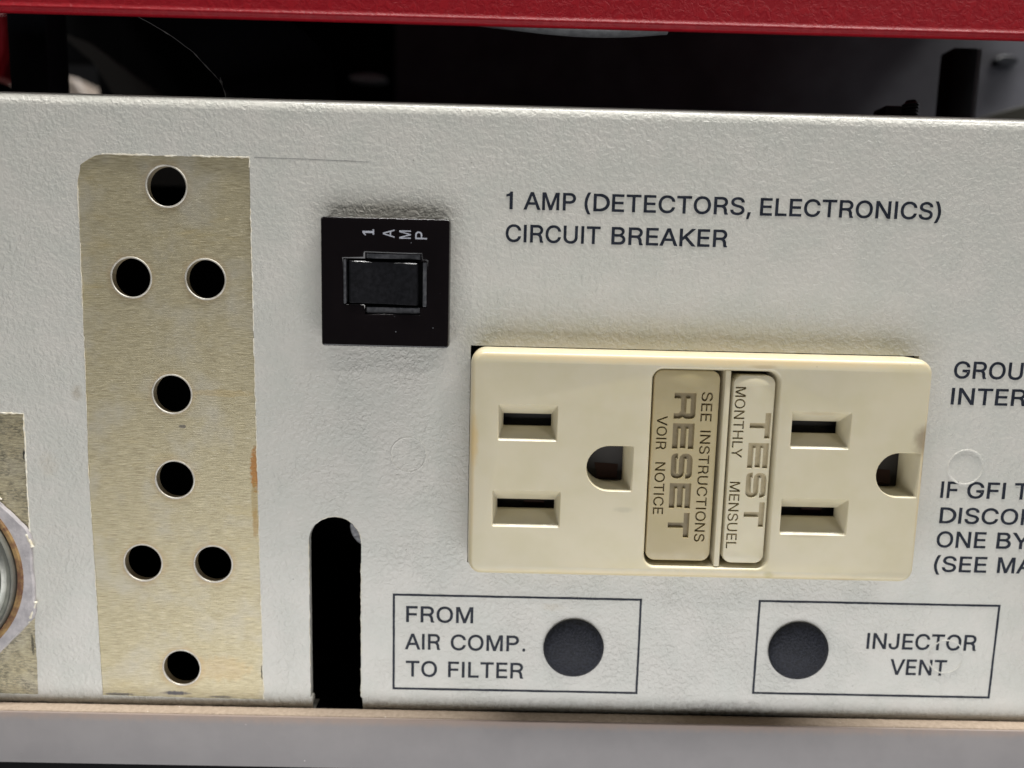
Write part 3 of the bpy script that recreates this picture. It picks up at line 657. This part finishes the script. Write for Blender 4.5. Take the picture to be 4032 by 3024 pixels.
for ch, cx, cz in (("1", -19.85, 6.95), ("A", -16.98, 6.84), ("M", -14.66, 6.75), ("P", -12.39, 6.69)):
    H_, W_ = 1.62, (1.0 if ch == "1" else 1.12 if ch != "P" else 1.05)
    if ch == "1": lo, ct = serif1()
    else:
        ll = sorted([ccw(l) for l in G[ch][1]], key=lambda p: -area2(p)); lo, ct = ll[0], ll[1:]
    a, b = min(p[0] for p in lo), max(p[0] for p in lo)
    if ch == "1": W_ = 0.8
    f = lambda p: (cx * kb + H_ / 2 - p[1] * H_, cz * kb - W_ / 2 + (p[0] - a) / (b - a) * W_)
    mb = MB(); mb.slab([f(p) for p in lo], [(-0.005, HB - 0.02), (-0.005, HB + 0.02)], [([f(p) for p in c], [(0.005, HB + 0.02), (0.005, HB - 0.02)]) for c in ct])
    mb.build("lettering", M['white_print'], br, smooth=20)

# ---------------------------------------------------------------- domed hole plugs
def plug(cx, cz, lab):
    t = thing("hole_plug", lab, "hole plug", cx, 0, cz - 4.7, "black domed hole plugs")
    mb = MB(); R = 4.68
    prof = [(R - 0.25, 0.05), (R - 0.05, 0.15), (R, 0.38), (R - 0.12, 0.60)]
    for i in range(1, 12):
        a = i / 12; r = (R - 0.2) * math.cos(a * math.pi / 2); prof.append((r, 0.62 + 1.25 * math.sin(a * math.pi / 2) ** 1.25))
    prof.append((0.02, 1.87))
    mb.lathe(cx, cz, prof, 64); mb.build("dome", M['dome'], t, smooth=50)
    mb = MB(); mb.lathe(cx, cz, [(3.9, 0.16), (3.85, -0.6), (3.5, -2.4)], 40); mb.build("stem", M['dome'], t)
plug(11.5, -55.3, "black domed hole plug right of the FROM AIR COMP. TO FILTER lettering")
plug(46.35, -55.0, "black domed hole plug left of the INJECTOR VENT lettering")

# ---------------------------------------------------------------- round fitting at the left edge
ft = thing("round_fitting", "round zinc fitting with rusty ring on lilac octagonal gasket, cut by left edge", "fitting", -86.8, 0, -61)
cx, cz = -86.9, -45.2
og = []
for i in range(8):
    for da in (-2.2, 2.2):
        a = math.radians(22.5 + 45 * i + da * 1.0); og.append((cx + 17.15 * math.cos(a), cz + 17.15 * math.sin(a)))
og = jag(og, 0.7, 0.07, 31, True)
mb = MB(); mb.slab(og, [(0, 0.05), (0, 0.42), (0.18, 0.6)], [(circle(cx, cz, 14.6, 72), [(-0.1, 0.6), (0.05, 0.35), (0.05, 0.05)])]); mb.build("gasket", M['lilac'], ft)
for a0, a1, sd in ((26, 15, 41), (-15, -27, 42), (52, 44, 44)):
    pts = [(cx + 16.75 * math.cos(math.radians(a)), cz + 16.75 * math.sin(math.radians(a))) for a in np.linspace(a0, a1, 9)]
    mb = MB(); rnd = random.Random(sd); q = jag(pts, 0.3, 0.16, sd)
    mb.tube([(p[0], 0.4, p[1]) for p in q], [rnd.uniform(0.1, 0.34) for _ in q], 7); mb.build("paint_crumbs", M['crust'], ft)
mb = MB(); mb.lathe(cx, cz, [(14.75, 0.1), (14.7, 0.62), (14.45, 0.82), (13.9, 0.78), (13.65, 0.4), (13.6, 0.1)], 96); mb.build("rusty_ring", M['rust'], ft)
mb = MB(); mb.lathe(cx, cz, [(13.62, 0.1), (13.6, 1.3), (13.45, 1.55), (13.2, 1.5), (12.9, 1.1), (12.4, 0.95), (12.15, 1.25), (11.9, 1.45), (11.7, 1.2), (11.2, 0.7), (9.5, 0.6), (0.1, 0.6)], 96); mb.build("cap", M['capmetal'], ft, smooth=60)

# ---------------------------------------------------------------- bottom rail
rl = thing("bottom_rail", "taupe painted rail with raw tan top edge running under the panel", "rail", 0, 0, -74.9)
def bar(prof, name, mat, parent, x0=-112, x1=112, n=2, closed=True, smooth=40, wob=0, seed=0):
    rnd = random.Random(seed); mb = MB(); N = n
    rs = [[(x0 + (x1 - x0) * i / N, h + (rnd.uniform(-wob, wob) if wob else 0), z + (rnd.uniform(-wob, wob) if wob else 0)) for h, z in prof] for i in range(N + 1)]
    mb.rings(rs, closed=closed); 
    if closed: mb.add(rs[0], [tuple(range(len(prof)))]); mb.add(rs[-1], [tuple(range(len(prof)))])
    return mb.build(name, mat, parent, smooth=smooth)
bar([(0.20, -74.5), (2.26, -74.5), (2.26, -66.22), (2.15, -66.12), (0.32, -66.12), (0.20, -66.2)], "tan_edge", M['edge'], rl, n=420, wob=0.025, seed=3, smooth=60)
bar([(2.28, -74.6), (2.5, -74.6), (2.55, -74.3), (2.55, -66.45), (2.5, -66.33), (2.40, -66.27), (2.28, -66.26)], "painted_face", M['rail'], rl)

# ---------------------------------------------------------------- red lid over the gap
ld = thing("red_hood", "glossy red leather-textured metal lid edge above the panel", "lid", 0, -1, 35.8)
bar([(.1, 80), (.1, 37.0), (.15, 36.7), (.3, 36.5), (.4, 36.32), (.38, 36.15), (.2, 36.0), (.15, 35.9), (.1, 35.78), (-.1, 35.68), (-.8, 35.68), (-1., 36.0), (-1., 80)], "front_skirt", M['red'], ld, n=1, smooth=70)
bar([(.1, 80), (.1, 81), (-95, 81), (-95, 80)], "top_plate", M['red'], ld)

# ---------------------------------------------------------------- inside the case, seen through the gap
def slabbox(name, mat, x0, x1, h0, h1, z0, z1, parent=None, b=0.3):
    mb = MB(); mb.box(x0, x1, h0, h1, z0, z1, b); return mb.build(name, mat, parent)
structure(slabbox("case_back_wall", M['black_in'], -100, 62, -92, -90, -90, 77))
structure(slabbox("case_floor", M['black_in'], -160, 160, -160, -3, -92, -90))
structure(slabbox("case_left_wall", M['black_in'], -104, -100, -90, -3, -90, 37))
structure(slabbox("case_right_wall", M['black_in'], 120, 123, -90, -3, -90, 30))
structure(slabbox("case_lower_front", M['black_in'], -160, 160, -90, 0.1, -110, -69.5))
structure(slabbox("added_baffle", M['black_in'], -99, -6, -42, -40, -69, 12))  # added plate that blocks stray light so holes and slot stay black
structure(slabbox("case_rear_header", M['black_in'], -260, -99.5, -92, -90, 53.5, 100))
structure(slabbox("case_rear_jamb", M['black_in'], -106, -99.5, -92, -90, -90, 53.3))

structure(slabbox("room_backdrop", M['black_in'], -420, 420, -330, -320, -150, 200))
mb = MB(); mb.add([(-30, -89.5, -90), (150, -72, -90), (150, -72, 77), (-30, -89.5, 77)], [(0, 1, 2, 3)])
sw = mb.build("case_side_sheet", M['greywall'], None, smooth=0); structure(sw)
p1 = thing("support_post", "wide black square post in the gap at far left", "post", -86, -24, -60)
slabbox("shaft", M['post'], -84.2, -77.75, -28, -22, -60, 70, p1)
p2 = thing("support_post", "narrow black post with a grey right edge in the gap at right", "post", 81, -32, -60)
slabbox("shaft", M['post'], 78.6, 83.0, -34, -30, -60, 44, p2)
slabbox("side_edge", M['greywall'], 83.05, 84.0, -33.5, -30.5, -60, 44, p2, 0.1)
scw = thing("knurled_screw", "black knurled screw standing behind the panel edge at right", "screw", 62.9, -13, 10)
mb = MB()
prof = []
z = 10.0
while z < 29.6: prof += [(0.98, z), (1.22, z + 0.18), (1.22, z + 0.3), (0.98, z + 0.48)]; z += 0.5
prof += [(0.95, 30.0), (0.7, 30.4), (0.02, 30.55)]
mb.rings([[(62.9 + r * math.cos(2 * math.pi * i / 20), -13 + r * math.sin(2 * math.pi * i / 20), zz) for i in range(20)] for r, zz in prof])
mb.build("thread", M['steel_thread'], scw, smooth=20)
nt = thing("square_spacer", "small black square spacer left of the knurled screw", "spacer", 62.6, -19, 20)
slabbox("block", M['steel_thread'], 60.9, 64.5, -21, -17, 20, 30.6, nt)
# boss and oval screw on the side sheet
def disc(name, mat, x, h, z, rx, rz, th, parent, tilt=0.2):
    mb = MB(); mb.slab([(x + rx * math.cos(a), z + rz * math.sin(a)) for a in [2 * math.pi * i / 28 for i in range(28)]], [(0, h - th), (0, h), (min(rx, rz) * 0.25, h + 0.3)]); return mb.build(name, mat, parent)
t = thing("oval_grommet", "small black oval grommet on the grey sheet at far right", "grommet", 120, -76, 57); disc("disc", M['post'], 116.5, -74.0, 55.3, 2.8, 1.3, 3, t)
t = thing("hanging_bracket", "dark bottle-shaped bracket hanging deep in the gap", "bracket", 69, -84, 52)
mb = MB(); mb.slab([(66, 66), (72.2, 66), (72.2, 58.5), (70.4, 56.0), (70.2, 52.8), (68.2, 52.8), (68.0, 56), (66, 58.5)][::-1], [(0, -86), (0, -84.3), (0.2, -84)]); mb.build("plate", M['post'], t)
t = thing("reflection_disc", "dim grey oval knob modelled as a disc in the black gap left of centre", "reflection", -36.5, -88, 50); disc("disc", M['reflection'], -36.5, -87, 51, 4.6, 1.0, 3, t)  # this disc and the next stand in for dim reflections
t = thing("reflection_disc", "dim grey oval knob modelled as a disc just under the red lid right of the cable", "reflection", 51.5, -88, 64); disc("disc", M['reflection'], 51.5, -87, 63.8, 2.6, 0.8, 3, t)
t = thing("olive_bracket", "olive brown sloping bracket corner at the right border of the gap", "bracket", 108, -58, 36)
mb = MB(); mb.slab([(98, 34), (118, 34), (118, 43.5), (112, 41.8), (104, 39.4)], [(0, -62), (0, -60.3), (0.2, -60)]); mb.build("plate", M['olive'], t)
# casing and red part seen past the left end of the back wall
t = thing("beige_casing", "pale beige casing blurred behind the left post", "casing", -133, -135, -80)
mb = MB(); mb.slab([(-190, -80), (-125.5, -80), (-125.5, 52), (-129, 57.5), (-134, 58.6), (-190, 57)], [(0, -150), (0, -122), (1, -121)]); mb.build("shell", M['beige'], t)
t = thing("brown_flap", "dim brown sloping flap behind the left end of the gap", "flap", -100, -62, 20)
mb = MB(); mb.slab([(-96, 20), (-63, 20), (-66, 32), (-82, 43), (-92, 50.0), (-98, 52), (-97.5, 51.0), (-91.5, 46), (-87, 38.6)], [(0, -63), (0, -61.5), (0.1, -61.3)]); mb.build("sheet", M['brownish'], t)
t = thing("red_side_cover", "dark red curved cover at the left border inside the gap", "cover", -114, -60, 20)
mb = MB(); mb.slab([(-125, 41), (-110.5, 42), (-108.3, 47), (-107.6, 52), (-108.5, 55.0), (-112, 57), (-125, 58)], [(0, -66), (0, -60), (1, -59)]); mb.build("shell", M['red'], t)
# black film with a bright cut edge
fm = thing("plastic_film", "black plastic film with a thin pale curved cut edge in the gap", "film", -50, -6, 20)
ed = [(-62, 40.3), (-56.02, 38.04), (-52.8, 36.5), (-50.07, 34.97), (-46.8, 32.7), (-44.15, 29.95), (-42.9, 28.6), (-42.3, 27.0), (-41.8, 20)]
mb = MB(); mb.rings([[(x, -6.0 - 0.02 * i, z) for i, (x, z) in enumerate(ed)], [(x + 14, -15, z + 6) for x, z in ed]], closed=False); mb.build("sheet", M['film'], fm)
mb = MB(); rnd = random.Random(5)
q = jag(ed, 0.6, 0.03, 6); mb.tube([(x, -5.95, z) for x, z in q], [(0.035 if rnd.random() < .8 else 0.09) for _ in q], 6); mb.build("cut_edge", M['filmedge'], fm)
mb = MB(); mb.tube([(-42.9, -5.8, 29.2), (-42.75, -5.7, 28.6), (-42.6, -5.8, 28.1)], [0.05, 0.22, 0.05], 6); mb.build("torn_tip", M['filmedge'], fm)
# cables hanging under the lid
def bez(pts, n=40):
    v = [Vector(p) for p in pts]; out = []
    for i in range(len(v) - 1):
        p0 = v[max(i - 1, 0)]; p1 = v[i]; p2 = v[i + 1]; p3 = v[min(i + 2, len(v) - 1)]
        for j in range(n // (len(v) - 1) + 1):
            t = j / (n // (len(v) - 1) + 1)
            out.append(0.5 * ((2 * p1) + (-p0 + p2) * t + (2 * p0 - 5 * p1 + 4 * p2 - p3) * t * t + (-p0 + 3 * p1 - 3 * p2 + p3) * t ** 3))
    out.append(v[-1]); return out
cb = thing("black_cable", "black printed cable sagging under the red lid with blue grey wire at its end", "cable", 10, -6, 37)
mid = bez([(-14, -8, 42.2), (-6.4, -6, 39.7), (2.5, -5, 38.2), (10.3, -5, 37.75), (16.5, -5, 37.9), (22.2, -5, 38.4)])
mb = MB(); mb.tube(mid, 1.72, 16); mb.build("jacket", M['cable'], cb, smooth=60)
mb = MB(); mb.tube(bez([(22.1, -5, 38.4), (25, -5.5, 38.9), (29, -6.5, 40.4), (34, -9, 43)]), 1.05, 14); mb.build("inner_wire", M['bluewire'], cb, smooth=60)
for i, u in enumerate((2.2, 4.6, 8.6, 10.0, 11.4, 12.2, 13.2, 14.7, 18.2, 19.6, 21.0)):
    best = min(mid, key=lambda p: abs(p.x - (u - 1.0)))
    mb = MB(); mb.tube([(best.x - 0.35, best.y + 1.66, best.z - 0.5), (best.x + (0.35 if i % 3 else 0.1), best.y + 1.66, best.z - 0.52 + 0.08 * (i % 2))], 0.13, 6); mb.build("print_mark", M['cable_print'], cb)
cc = thing("rear_cable", "dull grey black cable lying behind the printed cable", "cable", 6, -12, 38)
mb = MB(); mb.tube(bez([(-16, -13, 43), (-4, -12, 40.8), (8, -12, 40.2), (20, -12, 41.4), (32, -14, 45)]), 1.5, 14); mb.build("jacket", M['cable'], cc, smooth=60)
